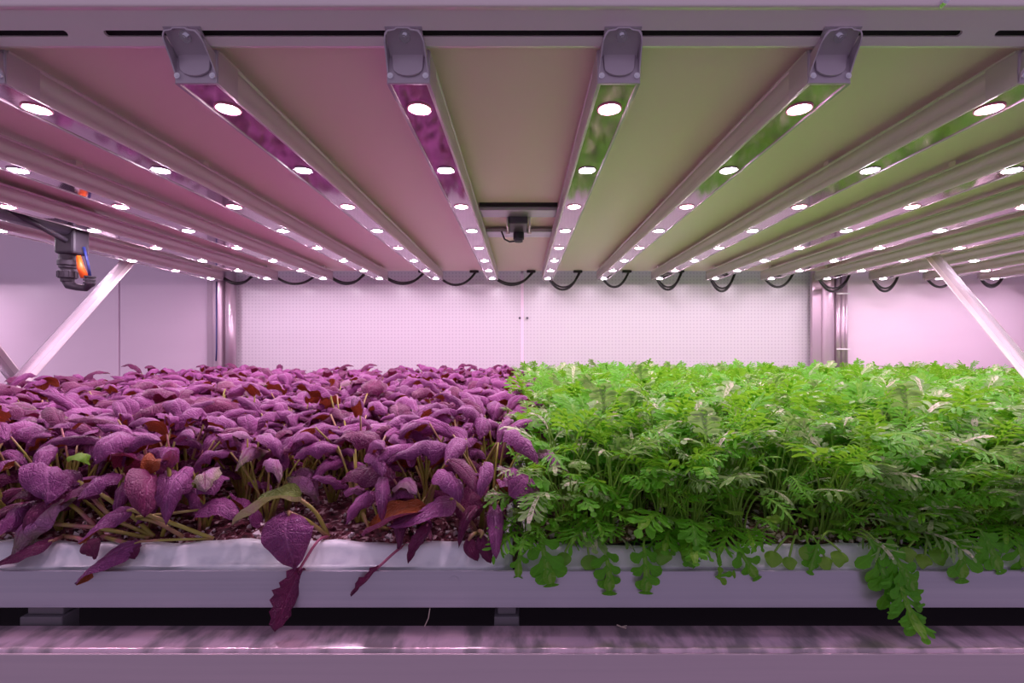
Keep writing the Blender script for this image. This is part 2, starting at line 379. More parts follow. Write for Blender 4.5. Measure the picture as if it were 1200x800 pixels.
# ================================================================ light bars
BY0, BY1 = .458, 1.76
LEDY = [.507 + .1738*k for k in range(8)]
BZ = .254
def housing_profile():
    h = [(.0200, 0), (.0200, .0075), (.0186, .0095), (.0182, .0130), (.0190, .0175), (.0202, .0215), (.0206, .0255), (.0196, .0280), (.0190, .0300), (.0205, .0315), (.0205, .0335)]
    inner = [(.0172, 0), (.0172, .0030)]
    return h + [(-x, z) for x, z in h[::-1]] + [(-x, z) for x, z in inner] + inner[::-1]
def make_bar():
    t = thing('light_bar', (0, BY0, Z(BZ)), 'x', 'light')
    mb = MB(); mb.prism_y(housing_profile(), .002, BY1-BY0); auto_smooth(build('bar_housing', mb, 'bar_alu', t), 40)
    mb = MB(); mb.box(-.0172, .0172, .002, BY1-BY0-.002, .0012, .0030); build('lens_strip', mb, 'lens_strip', t)
    for i, y in enumerate(LEDY):
        yy = y - BY0
        mb = MB(); n = 20
        vs = [(0, yy, -.0022)]; fs = []
        for j, (r, z) in enumerate(((.0045, -.0019), (.0085, -.0009), (.0105, .0004), (.0108, .0012))):
            vs += [(r*math.cos(2*math.pi*k/n), yy + r*math.sin(2*math.pi*k/n), z) for k in range(n)]
        fs = [(0, 1+k, 1+(k+1) % n) for k in range(n)]
        for j in range(3): fs += [(1+j*n+k, 1+(j+1)*n+k, 1+(j+1)*n+(k+1) % n, 1+j*n+(k+1) % n) for k in range(n)]
        mb.add(vs, fs); lens = build('led_lens', mb, 'led_cool' if i % 2 else 'led_warm', t, smooth=True)
        mb = MB()
        vs = []
        for r, z in ((.0109, .0012), (.0112, -.0002), (.0128, -.0002), (.0132, .0012)):
            vs += [(r*math.cos(2*math.pi*k/n), yy + r*math.sin(2*math.pi*k/n), z) for k in range(n)]
        mb.add(vs, [(j*n+k, (j+1)*n+k, (j+1)*n+(k+1) % n, j*n+(k+1) % n) for j in range(3) for k in range(n)])
        build('lens_ring', mb, 'led_ring' if i % 2 == 0 else 'lens_strip', t, smooth=True)
    # front bracket: sheet-metal hood (inverted U swept from a leaning front edge back to the beam)
    prof = [(-.0200, .000, 0), (-.0200, .009, -.002), (-.0192, .020, -.010), (-.0186, .029, -.018), (-.0172, .0335, -.0215), (-.0145, .0362, -.0235), (-.0075, .0370, -.024),
            (-.0055, .0382, -.0245), (.0055, .0382, -.0245), (.0075, .0370, -.024), (.0145, .0362, -.0235), (.0172, .0335, -.0215), (.0186, .029, -.018), (.0192, .020, -.010), (.0200, .009, -.002), (.0200, .000, 0)]
    th = .0013; vs = []; n = len(prof)
    cx, cz = 0, .012
    for x, z, y in prof: vs.append((x, y, z))                       # outer front
    for x, z, y in prof: vs.append((x*(1-th/.019), y, z - (th if z > .03 else 0)))        # inner front
    for x, z, y in prof: vs.append((x, .024 if z < .025 else (-.009 if z < .033 else -.0205), z + (.002 if z < .033 else .0025) * (z > .025)))
    for x, z, y in prof: vs.append((x*(1-th/.019), .024 if z < .025 else (-.009 if z < .033 else -.0205), z + (.002 if z < .033 else .0025) * (z > .025) - (th if z > .03 else 0)))
    fs = []
    for i in range(n-1):
        fs += [(i, i+1, n+i+1, n+i), (i, 2*n+i, 2*n+i+1, i+1), (n+i, n+i+1, 3*n+i+1, 3*n+i), (2*n+i, 3*n+i, 3*n+i+1, 2*n+i+1)]
    fs += [(0, n, 3*n, 2*n), (n-1, 3*n-1, 4*n-1, 2*n-1)]
    mb = MB(); mb.add(vs, fs)
    q0, q1, q2, q3 = (-.0020, .0245), (-.0084, .0304), (-.0214, .0407), (-.0205, .0418)
    mb.prism_x([q0, q1, q2, (q2[0]+.001, q2[1]+.001), (q1[0]+.001, q1[1]+.001), (q0[0]+.001, q0[1]+.001)], -.0170, .0170)              # sloping back plate against the beam
    mb.box(-.0206, -.0200, .0, .032, .0, .031); mb.box(.0200, .0206, .0, .032, .0, .031)
    br = auto_smooth(build('mounting_bracket', mb, 'cast_metal', t), 40)
    mb = MB(); mb.box(-.0200, .0200, -.0012, .0020, .0000, .0325)
    pr = [(-.0163, .012)]
    pr = []
    hw, z0, z1, rr = .0155, .006, .0335, .006
    for cxx, czz, a0 in ((hw-rr, z1-rr, 0), (-hw+rr, z1-rr, .5*math.pi)):
        for k in range(5): a = a0 + .5*math.pi*k/4; pr.append((cxx + rr*math.cos(a), czz + rr*math.sin(a)))
    for k in range(9): a = math.pi + math.pi*k/8; pr.append((.0145*math.cos(a), .0145 + .0085*math.sin(a)))
    mb.prism_y(pr, -.0036, -.0012); auto_smooth(build('end_cap', mb, 'cast_metal', t, bevel=.0006), 40)
    for sx in (-1, 1):
        mb = MB(); mb.prism_y(ring(.0168*sx, .0065, .0028, 12), -.0032, -.001); mb.prism_y(ring(.0168*sx, .0065, .0015, 6), -.0042, -.0032)
        build('screw', mb, 'screw_metal', t, smooth=False)
    mb = MB(); c0 = Vector((0, -.0150, .0357)); nn = Vector((0, -.62, -.784))
    for r_, a_, b_ in ((.0052, 0, .0012), (.0030, .0012, .0042), (.0016, .0042, .0046)): mb.tube([c0+nn*a_, c0+nn*b_], r_, 14)
    build('bolt', mb, 'screw_metal', t)
    # rear end plate
    mb = MB(); mb.box(-.0205, .0205, BY1-BY0-.0005, BY1-BY0+.003, 0, .033); mb.box(-.012, .012, BY1-BY0+.003, BY1-BY0+.02, .008, .03); build('rear_end_cap', mb, 'cast_metal', t, bevel=.001)
    mb = MB(); mb.box(-.010, .010, 1.25, 1.262, .033, .046); mb.box(-.010, .010, .30, .312, .033, .046); build('ceiling_clip', mb, 'galvanised', t)
    return t
def dup(root):
    r = root.copy(); COL.objects.link(r)
    for ch in list(root.children):
        c = ch.copy(); COL.objects.link(c); c.parent = r
        for g in list(ch.children):
            d = g.copy(); COL.objects.link(d); d.parent = c
    return r
XR = [.0925 + .2015*k for k in range(10)]
XL = [-.109 - .203*k for k in range(6)]
proto = make_bar(); used = False
mb = MB(); mb.box(-2.80, -2.06, .462, 1.835, Z(.300), Z(.304)); tag(build('shelf_panel', mb, 'panel_cream'), 'metal sheet over the light bars of the neighbouring rack, outside the picture at left', 'panel')
XN = [-2.12, -2.32, -2.52]
for side, xs in (('left', XL), ('right', XR), ('next', XN)):
    for k, x in enumerate(xs):
        b = proto if not used else dup(proto); used = True
        b.location = (x, BY0, Z(BZ))
        tag(b, f'long aluminium LED grow light bar, {ORD[k]} to the {side} of the ceiling sensor', 'light', 'LED grow light bars under the ceiling')
        if side == 'next': b['label'] = f'{ORD[k]} LED grow light bar of the neighbouring rack, outside the picture at left'

# cables at the rear ends
for side, xs in (('left', XL), ('right', XR)):
    for k, x in enumerate(xs):
        dip = R.choice([.024, .028, .036]) if x < 0 else R.choice([.036, .046, .052])
        span = R.uniform(.105, .15)
        t = thing('power_cable', (x, 1.78, Z(.265)), f'black cable looping from the rear end of the {ORD[k]} light bar {side} of the sensor', 'cable', 'black cable loops at the bar ends')
        for j in range(1 if k % 3 == 1 else 2):
            d = dip * (1 - .22*j); pts = []
            for i in range(15):
                u = i/14
                pts.append((.004 + span*u + .004*j, .004 + .034*u + .003*j, -d*(1-(abs(2*u-1))**2.2) + (.012 if u < .01 else 0)*0 + .034*u**3 + .003*(1-u)))
            mb = MB(); mb.tube(pts, .0046 if j == 0 else .0036, 8); build('cable_strand', mb, 'black_rubber', t, smooth=True)
        mb = MB(); mb.box(span-.022, span+.012, .030, .046, .026, .0345); build('cable_plug', mb, 'black_plastic', t, bevel=.002)

# ---------------------------------------------------------------- ceiling sensor between the two middle bars
t = thing('ceiling_sensor', (0, 1.1, Z(.30)), 'small dark camera-like sensor on two grey cross bars under the ceiling', 'sensor')
for y0, y1, z0, z1 in ((.985, 1.037, .286, .294), (1.165, 1.222, .286, .294)):
    mb = MB(); mb.box(-.088, .072, y0, y1, Z(z0), Z(z1)); build('cross_bar', shifted(mb, t), 'brushed_rail', t, bevel=.001)
mb = MB(); mb.box(-.088, .072, .978, .984, Z(.2935), Z(.2999)); build('cross_bar_spacer', shifted(mb, t), 'slot_dark', t)
mb = MB(); mb.box(-.029, .012, 1.030, 1.115, Z(.271), Z(.2995)); build('sensor_body', shifted(mb, t), 'dark_plastic', t, bevel=.003)
for x in (-.034, .015):
    mb = MB(); mb.box(x, x+.003, 1.04, 1.11, Z(.268), Z(.2995)); mb.box(x-.004, x+.006, 1.10, 1.106, Z(.266), Z(.270)); build('side_bracket', shifted(mb, t), 'galvanised', t)
mb = MB(); mb.prism_z([(-.0085+.0125*math.cos(2*math.pi*k/16), 1.115+.0125*math.sin(2*math.pi*k/16)) for k in range(16)], Z(.256), Z(.275))
mb.prism_z([(-.0085+.0095*math.cos(2*math.pi*k/16), 1.115+.0095*math.sin(2*math.pi*k/16)) for k in range(16)], Z(.250), Z(.256))
auto_smooth(build('sensor_lens', shifted(mb, t), 'black_plastic', t))
mb = MB(); mb.tube([(-.018, 1.12, Z(.253)), (-.03, 1.13, Z(.254)), (-.042, 1.14, Z(.262)), (-.05, 1.16, Z(.285))], .002, 6); build('sensor_cable', shifted(mb, t), 'black_rubber', t, smooth=True)

# ---------------------------------------------------------------- drain fitting on a dark pipe, left
t = thing('drain_fitting', (-.99, 1.05, Z(.28)), 'black plastic pipe fitting with orange clip hanging below the light bars at left', 'fitting')
mb = MB(); mb.tube([(-.995, .42, Z(.268)), (-.995, 1.06, Z(.268))], .022, 16); build('supply_pipe', shifted(mb, t), 'dark_plastic', t, smooth=True)
mb = MB(); mb.box(-1.016, -.972, 1.035, 1.075, Z(.208), Z(.283)); build('tee_body', shifted(mb, t), 'black_plastic', t, bevel=.005)
mb = MB(); mb.box(-1.000, -.960, 1.035, 1.078, Z(.275), Z(.292)); build('tee_cap', shifted(mb, t), 'black_plastic', t, bevel=.003)
def zring(cx, cy, r, z0, z1, n=18):
    m_ = MB(); m_.prism_z([(cx+r*math.cos(2*math.pi*k/n), cy+r*math.sin(2*math.pi*k/n)) for k in range(n)], Z(z0), Z(z1)); return m_
cx, cy = -1.004, 1.055
for nm, r, z0, z1 in (('coupling', .0150, .178, .209), ('coupling_collar', .0175, .184, .196), ('valve_nut', .0165, .156, .173), ('valve_neck', .012, .148, .180)):
    auto_smooth(build(nm, shifted(zring(cx, cy, r, z0, z1), t), 'black_plastic', t, bevel=.0015))
for k in range(10):
    a = 2*math.pi*k/10; mb = MB(); mb.box(cx+.0165*math.cos(a)-.0012, cx+.0165*math.cos(a)+.0012, cy+.0165*math.sin(a)-.0012, cy+.0165*math.sin(a)+.0012, Z(.158), Z(.171)); build('grip_rib', shifted(mb, t), 'black_plastic', t)
mb = MB(); mb.tube([(cx, cy, Z(.150)), (cx+.004, cy, Z(.142)), (cx+.020, cy, Z(.137)), (cx+.040, cy, Z(.135)), (cx+.050, cy, Z(.143)), (cx+.049, cy, Z(.160))], [.010, .010, .0075, .0075, .009, .009], 14)
build('elbow', shifted(mb, t), 'black_plastic', t, smooth=True)
for k in range(3): build('elbow_ring', shifted(zring(cx+.049, cy, .0112, .144+.007*k, .147+.007*k), t), 'black_plastic', t)
mb = MB(); mb.tube([(cx+.042, cy-.004, Z(.158)), (cx+.035, cy-.006, Z(.178)), (cx+.028, cy-.004, Z(.205))], [.0075, .007, .004], 12); build('orange_clip', shifted(mb, t), 'orange_plastic', t, smooth=True)['label'] = 'bright orange clip'
mb = MB(); mb.tube([(cx+.050, cy, Z(.160)), (cx+.045, cy, Z(.19)), (cx+.036, cy, Z(.225))], .0028, 8); build('hose', shifted(mb, t), 'blue_hose', t, smooth=True)['label'] = 'thin dark blue hose'
mb = MB()
vs = []
mb.tube([(-.975, .90, Z(.268)), (-.985, 1.03, Z(.235))], .006, 8); build('stay', shifted(mb, t), 'black_plastic', t, smooth=True)

# ================================================================ trays and growing medium
def tray(x0, x1, label, zt, rr):
    t = thing('growing_tray', ((x0+x1)/2, 1.1, Z(-.2415)), label, 'tray')
    prof = [(.4560, -.2400), (.4555, -.2085), (.4562, -.2070), (.4590, -.2060), (.4640, zt-.004), (.4665, zt), (.4740, zt+.0005), (.4770, zt-.004), (.4790, -.232), (.4790, -.2400)]
    n = len(prof); N = 140; mb = MB(); vs = []; rn = random.Random(3)
    for i in range(N+1):
        x = x0 + (x1-x0)*i/N
        e = min(x-x0, x1-x); cr = (.014*(1-math.sqrt(max(0, 1-(1-min(e, .014)/.014)**2))))
        w = .0012*math.sin(x*23+1)+.0008*math.sin(x*61)+.0005*math.sin(x*140+2)
        for j, (y, z) in enumerate(prof):
            k = 1 if 2 <= j <= 7 else 0
            vs.append((x, y + cr + (w if k else 0), Z(z + (w*.9 if 4 <= j <= 7 else 0))))
    fs = [(i*n+j, (i+1)*n+j, (i+1)*n+j+1, i*n+j+1) for i in range(N) for j in range(n-1)] + [tuple(range(n)), tuple(N*n+j for j in range(n))[::-1]]
    mb.add(vs, fs); auto_smooth(build('tray_rim', shifted(mb, t), 'tray_plastic', t), 60)
    mb = MB(); mb.box(x0+.002, x1-.002, .47, 1.83, Z(-.2415), Z(-.238)); build('tray_floor', shifted(mb, t), 'tray_plastic', t)
    mb = MB(); mb.box(x0+.002, x0+.008, .479, 1.83, Z(-.238), Z(zt)); build('tray_side', shifted(mb, t), 'tray_plastic', t, bevel=.002)
    mb = MB(); mb.box(x1-.008, x1-.002, .479, 1.83, Z(-.238), Z(zt)); build('tray_side', shifted(mb, t), 'tray_plastic', t, bevel=.002)
    mb = MB(); mb.box(x0+.002, x1-.002, 1.824, 1.83, Z(-.238), Z(zt)); build('tray_side', shifted(mb, t), 'tray_plastic', t, bevel=.002)
    return t
tray(-1.185, -.010, 'white plastic tray filled with the purple-leaved plants', -.1905, 1)
tray(-.002, 1.175, 'white plastic tray filled with the feathery green plants', -.1945, 2)
tray(1.225, 2.40, 'white plastic tray in the next bay at far right', -.1945, 3)

def medium_z(x, y): return -.1945 + .0035*math.sin(x*41+y*13)*math.sin(y*37-x*7) + .002*math.sin(x*113)*math.sin(y*97)
def bed(x0, x1, m, label):
    NX, NY = 160, 110; vs = []; mb = MB()
    for j in range(NY+1):
        y = .478 + (1.824-.478)*(j/NY)**1.6
        for i in range(NX+1):
            x = x0+(x1-x0)*i/NX
            vs.append((x, y, Z(medium_z(x, y) + R.uniform(-.0015, .0015))))
    mb.add(vs, [(j*(NX+1)+i, j*(NX+1)+i+1, (j+1)*(NX+1)+i+1, (j+1)*(NX+1)+i) for j in range(NY) for i in range(NX)])
    o = build('growing_medium', mb, m, smooth=True); tag(o, label, 'soil', kind='stuff')
bed(-1.176, -.019, 'substrate_red', 'dark red crumbly growing medium between the purple stems')
bed(.007, 1.166, 'substrate_brown', 'brown crumbly growing medium under the green plants')
bed(1.234, 2.39, 'substrate_brown', 'brown growing medium in the far right bay')
def crumbs(x0, x1, n, mats, label, seed):
    rn = random.Random(seed); mb = MB()
    for i in range(n):
        y = .480 + rn.random()**1.7*.42; x = rn.uniform(max(x0, -1.15*y), min(x1, 1.15*y)); s = rn.uniform(.0012, .0042)
        c = Vector((x, y, Z(medium_z(x, y)+s*.4))); q = Quaternion((rn.gauss(0,1), rn.gauss(0,1), rn.gauss(0,1), rn.gauss(0,1))).normalized()
        vs = [c + q @ Vector((a*s*rn.uniform(.6, 1.2), b*s*rn.uniform(.6, 1.2), d*s*rn.uniform(.6, 1.2))) for a, b, d in ((1,0,0),(-1,0,0),(0,1,0),(0,-1,0),(0,0,1),(0,0,-1))]
        mb.add(vs, [(0,2,4),(2,1,4),(1,3,4),(3,0,4),(2,0,5),(1,2,5),(3,1,5),(0,3,5)], rn.choice(range(len(mats))))
    o = link('loose_crumbs', mb.mesh('loose_crumbs', mats, recalc=False)); tag(o, label, 'crumbs', kind='stuff')
crumbs(-1.1, -.02, 1500, ['perlite', 'substrate_red', 'substrate_red'], 'pinkish white crumbs scattered over the medium among purple stems', 4)
crumbs(.01, 1.1, 1300, ['perlite', 'substrate_brown', 'root_pale'], 'pale crumbs scattered over the medium among green stems', 5)

# ================================================================ plants
def perp(t, side):
    b = side - t*side.dot(t)
    return b.normalized() if b.length > 1e-5 else Vector((0, 1, 0))
def purple_shape(s, serr, k):
    w = (math.sin(math.pi*min(1, (s*.93+.035))**.78))**.75
    if s > .93: w *= (1-s)/.07*.9+.1 if s < 1 else .06
    if serr: w *= 1 - serr*abs(math.sin(s*19+k))
    return w
def blade_purple(mb, pts, side, W, cup, ruf, serr=0., m=0, nv=8, rn=None, crk=.11):
    """broad ovate blade swept along pts"""
    ph = rn.uniform(0, 6) if rn else 1.; n = len(pts)-1; vs = []; uv = []; tw = rn.uniform(-.25, .25) if rn else 0
    for i, p in enumerate(pts):
        s = i/n; t = (pts[min(i+1, n)]-pts[max(i-1, 0)]).normalized(); b = perp(t, side); nr = b.cross(t)
        if nr.z < 0 and False: nr = -nr
        q = Quaternion(t, tw*s); b = q @ b; nr = q @ nr
        for j in range(nv+1):
            v = -1+2*j/nv; w = W*.5*purple_shape(s, serr*abs(v), ph)
            a = v*cup*1.15                                              # roll edges down around the midrib
            x = w*(math.sin(a)/max(.25, abs(cup*1.15)) if abs(cup) > .05 else v)
            dz = -w*(1-math.cos(a))/max(.25, abs(cup*1.15))
            dz += ruf*W*(abs(v)**1.5)*math.sin(s*15+ph+(2.1 if v > 0 else 0)) - .06*W*math.exp(-(v/.14)**2)*(1-s)
            dz += crk*W*mnoise.noise(Vector((s*5+ph*7, v*2.6, ph)))
            vs.append(p + b*x + nr*dz); uv.append((s, (v+1)/2))
    fs = [(i*(nv+1)+j, i*(nv+1)+j+1, (i+1)*(nv+1)+j+1, (i+1)*(nv+1)+j) for i in range(n) for j in range(nv)]
    mb.add(vs, fs, m, uv)
def lobed(mb, pts, side, W, rn, m=0, fine=.5, pairs=5):
    """feathery pinnate blade along pts: rachis strip plus forward-pointing lobes"""
    n = len(pts)-1
    def fr(s):
        f = s*n; i = min(int(f), n-1); u = f-i; p = pts[i].lerp(pts[i+1], u)
        t = (pts[min(i+1, n)]-pts[i]).normalized(); b = perp(t, side); return p, t, b, b.cross(t)
    vs = []; uv = []; K = 10
    for i in range(K+1):
        s = i/K; p, t, b, nr = fr(s); w = W*(.030+(.03+.06*(1-fine))*s + (.05*(1-fine) if s > .7 else 0))*(1 if s < .92 else .5)
        for v in (-1, 0, 1): vs.append(p + b*w*v + nr*(-.012*W*(1-abs(v)))); uv.append((s, .5+v*.1))
    mb.add(vs, [(i*3+j, i*3+j+1, (i+1)*3+j+1, (i+1)*3+j) for i in range(K) for j in range(2)], m, uv)
    Ltot = sum((pts[i+1]-pts[i]).length for i in range(n))
    for i in range(pairs*2+1):
        k = i//2; sg = 1 if i % 2 else -1; last = i == pairs*2
        s = .16+.72*(k+.25*(i % 2))/pairs if not last else .93
        p, t, b, nr = fr(min(s, .97))
        env = (.45+.55*math.sin(math.pi*min(1, .15+.8*s))) * rn.uniform(.8, 1.15)
        ln = W*.5*env*(1.0 if not last else .75); an = 0 if last else sg*rn.uniform(.75, 1.05)*(1.15-.45*s)
        d = (t*math.cos(an)+b*math.sin(an)).normalized(); e = nr.cross(d).normalized()
        bw = W*(.030+.055*(1-fine)); tw = W*(.040+.115*(1-fine))*rn.uniform(.8, 1.2)*(1.25 if last else 1)
        dr = rn.uniform(-.1, .55); vs = []; uv = []
        prof = ((0, bw), (.35, bw*.85), (.68, tw), (.9, tw*.72), (1.0, tw*.15))
        for q, w in prof:
            c = p + d*(ln*q) - nr*(ln*dr*q*q) + e*(.1*ln*q*q*(-sg))
            vs += [c - e*w, c + nr*(-w*.25), c + e*w]
            uv += [(q*.6, .2), (q*.6, .5), (q*.6, .8)]
        mb.add(vs, [(a*3+j, a*3+j+1, a*3+j+4, a*3+j+3) for a in range(4) for j in range(2)], m, uv)
        if fine > .3 and not last and ln > W*.3:                      # a small tooth on the lobe
            c0 = p + d*ln*.55; dd = (d*.8 + e*sg*-.7).normalized(); ee = nr.cross(dd)
            mb.add([c0-ee*bw*.6, c0+ee*bw*.6, c0+dd*ln*.38+ee*bw*.5-nr*ln*.1, c0+dd*ln*.46-nr*ln*.12, c0+dd*ln*.38-ee*bw*.5-nr*ln*.1], [(0, 1, 2, 3, 4)], m, [(.3, .4), (.3, .6), (.7, .6), (.8, .5), (.7, .4)])
def leaf_mesh(name, mb, mats):
    me = bpy.data.meshes.new(name); me.from_pydata(mb.v, [], mb.f)
    for k in mats: me.materials.append(MATS[k])
    me.polygons.foreach_set('material_index', mb.mi)
    ul = me.uv_layers.new(name='UVMap'); vi = np.empty(len(me.loops), dtype=np.int32); me.loops.foreach_get('vertex_index', vi)
    ul.data.foreach_set('uv', np.array(mb.uv, dtype=np.float32)[vi].ravel())
    me.polygons.foreach_set('use_smooth', [True]*len(me.polygons)); return me
def path(base, az, a0, a1, L, n, power=1.):
    """points of length L, leaning from angle a0 to a1 off vertical at azimuth az"""
    pts = [Vector(base)]; h = Vector((math.cos(az), math.sin(az), 0))
    for i in range(n):
        a = a0+(a1-a0)*((i+.5)/n)**power
        pts.append(pts[-1] + (h*math.sin(a)+Vector((0, 0, 1))*math.cos(a))*(L/n))
    return pts
def side_of(az, roll, a): 
    h = Vector((math.cos(az), math.sin(az), 0)); s = Vector((0, 0, 1)).cross(h)
    t = (h*math.sin(a)+Vector((0, 0, 1))*math.cos(a)); return -(Quaternion(t, roll) @ s)

# a plant is a list of leaves: (blade MB, stalk MB, blade material, special label)
def purple_plant(rn, front=False, n=7, hs=1.):
    out = []; a = rn.uniform(0, 6.28)
    for k in range(n):
        az = a + k*2.399 + rn.uniform(-.4, .4)
        if front: az = -math.pi/2 + rn.uniform(-1.7, 1.7) if k < n-2 else az
        low = k >= n-2
        h = rn.uniform(.078, .116)*hs if not low else rn.uniform(.04, .07)
        if front: h *= rn.uniform(.5, .92)
        a0 = rn.uniform(.02, .30); a1 = a0+rn.uniform(.15, .5)
        if front: a1 += rn.uniform(-.1, .4)
        st = path((rn.uniform(-.006, .006), rn.uniform(-.006, .006), 0), az, a0, a1, h, 5)
        L = rn.uniform(.048, .078); W = L*rn.uniform(.42, .70)
        b0 = a1+rn.uniform(-.1, .8); b1 = b0+rn.uniform(1.1, 2.7)
        sp = path(st[-1], az+rn.uniform(-.3, .3), b0, min(b1, 3.3), L, 12, rn.uniform(.7, 1.6))
        bl = MB(); blade_purple(bl, sp, side_of(az, rn.uniform(-1.0, 1.0), b0), W, rn.uniform(.8, 2.3), rn.uniform(.02, .085), 0. if rn.random() < .8 else .15, rn=rn)
        sm = MB(); sm.tube(st, [.0021, .0018, .0016, .0014, .0012, .0010], 6)
        # midrib continues under the blade
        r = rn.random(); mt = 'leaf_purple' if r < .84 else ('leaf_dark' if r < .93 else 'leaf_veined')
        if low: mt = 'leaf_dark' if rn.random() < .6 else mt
        out.append((bl, sm, mt))
    return out
def green_leaf(rn, st, sp, side, W, fine):
    mb = MB(); mb.tube(st, [.0012, .0010, .0009, .0008, .0007][:len(st)], 4, m=1, cap=False)
    lobed(mb, sp, side, W, rn, 0, fine, rn.choice([4, 5, 5, 6])); return mb
def green_plant(rn, front=False, n=9, edge=False):
    out = []; Q = rn.uniform(-.1, .3); a = rn.uniform(0, 6.28)
    for k in range(n):
        az = a + k*2.399 + rn.uniform(-.4, .4)
        if front and k < 9: az = -math.pi/2+rn.uniform(-1.2, 1.2)
        low = k >= n-3
        h = rn.uniform(.070, .108) if not low else rn.uniform(.035, .065)
        if front: h *= rn.uniform(.6, 1.)
        if edge: az = -math.pi/2+rn.uniform(-1.3, 1.3); h = rn.uniform(.010, .042)
        a0 = rn.uniform(.0, .22); a1 = a0+rn.uniform(.1, .45)
        if edge: a0 = rn.uniform(.1, .6); a1 = a0+rn.uniform(.4, .9)
        if front: a1 += rn.uniform(0, .5)
        st = path((rn.uniform(-.008, .008), rn.uniform(-.008, .008), 0), az, a0, a1, h, 4)
        L = rn.uniform(.028, .050); fine = min(1, max(.1, rn.uniform(.35, 1.)+Q)); W = L*rn.uniform(.60, .95)
        b0 = a1+rn.uniform(-.1, .5); b1 = b0+rn.uniform(.3, 1.5)
        sp = path(st[-1], az+rn.uniform(-.3, .3), b0, min(b1, 2.8), L, 8)
        out.append((green_leaf(rn, st, sp, side_of(az, rn.uniform(-.6, .6), b0), W, fine), 'leaf_glare' if (rn.random() < .42 and not low) else 'leaf_green'))
    if True:                                                        # a pair of round seed leaves low down
        for s in (0, 1):
            az = a+s*math.pi; st = path((0, 0, 0), az, .3, .9, .032, 4); mb = MB()
            mb.tube(st, [.0009, .0008, .0008, .0007, .0007], 4, m=1, cap=False)
            sp = path(st[-1], az, 1.2, 1.9, .016, 5); blade_purple(mb, sp, side_of(az, 0, 1.2), .019, .2, .0, nv=4, rn=rn)
            out.append((mb, 'leaf_seed'))
    return out

def make_purple(leaves, loc):
    t = thing('mustard_plant', loc, 'x', 'plant')
    for bl, sm, mt in leaves:
        o = link('leaf', leaf_mesh('leaf', bl, [mt]), t)
        if mt == 'leaf_veined': o['label'] = 'green-veined purple leaf'
        if mt == 'leaf_dark': o['label'] = 'dark wine-red leaf'
        link('leaf_stalk', leaf_mesh('leaf_stalk', sm, ['stalk_purple']), o)
    return t
def make_green(leaves, loc):
    t = thing('mizuna_plant', loc, 'x', 'plant')
    for mb, mt in leaves:
        o = link('leaf' if mt != 'leaf_seed' else 'seed_leaf', leaf_mesh('leaf', mb, [mt, 'stalk_green']), t)
        if mt == 'leaf_glare': o['label'] = 'leaf with pale glare in its colour'
    return t

def grid(x0f, x1f, y0, y1, s, rn, jit=.32):
    pts = []; y = y0; row = 0
    while y < y1:
        x0, x1 = x0f(y), x1f(y); x = x0 + (s*.5 if row % 2 else 0) + .2*s
        while x < x1:
            pts.append((x+rn.uniform(-jit, jit)*s, min(max(y+rn.uniform(-jit, jit)*s, y0), y1), row)); x += s
        y += s*.87; row += 1
    return pts
def vis(x, y): px = 612+560*x/y; return -40 < px < 1240

def merge_stuff(name, protos_data, placements, label, mats):
    """joins far plants into one mesh"""
    V, F, MI, UV = [], [], [], []; off = 0
    for pi, x, y, z, rz, sc in placements:
        v, f, mi, uv = protos_data[pi]; c, s = math.cos(rz)*sc, math.sin(rz)*sc
        w = np.empty_like(v); w[:, 0] = v[:, 0]*c-v[:, 1]*s+x; w[:, 1] = v[:, 0]*s+v[:, 1]*c+y; w[:, 2] = v[:, 2]*sc+z
        V.append(w); F.append(f+off); MI.append(mi); UV.append(uv); off += len(v)
    V = np.concatenate(V); F = np.concatenate(F); MI = np.concatenate(MI); UV = np.concatenate(UV)
    me = bpy.data.meshes.new(name); me.vertices.add(len(V)); me.vertices.foreach_set('co', V.ravel().astype(np.float32))
    nf = len(F); me.loops.add(nf*4); me.loops.foreach_set('vertex_index', F.ravel().astype(np.int32))
    me.polygons.add(nf); me.polygons.foreach_set('loop_start', np.arange(nf, dtype=np.int32)*4)
    me.update(calc_edges=True)
    for m in mats: me.materials.append(MATS[m])
    me.polygons.foreach_set('material_index', MI.astype(np.int32))
    ul = me.uv_layers.new(name='UVMap'); ul.data.foreach_set('uv', UV[F.ravel()].ravel().astype(np.float32))
    me.polygons.foreach_set('use_smooth', np.ones(nf, dtype=bool)); me.validate()
    o = link(name, me); tag(o, label, 'plants', kind='stuff'); return o
def proto_arrays(parts, mats):
    """parts: [(MB, {local idx: global mat idx})] -> arrays of quads only"""
    V, F, MI, UV = [], [], [], []; off = 0
    for mb, mp in parts:
        V += mb.v; UV += mb.uv
        for f, m in zip(mb.f, mb.mi):
            if len(f) == 4: F.append([i+off for i in f]); MI.append(mp[m])
        off += len(mb.v)
    return np.array(V), np.array(F), np.array(MI), np.array(UV)

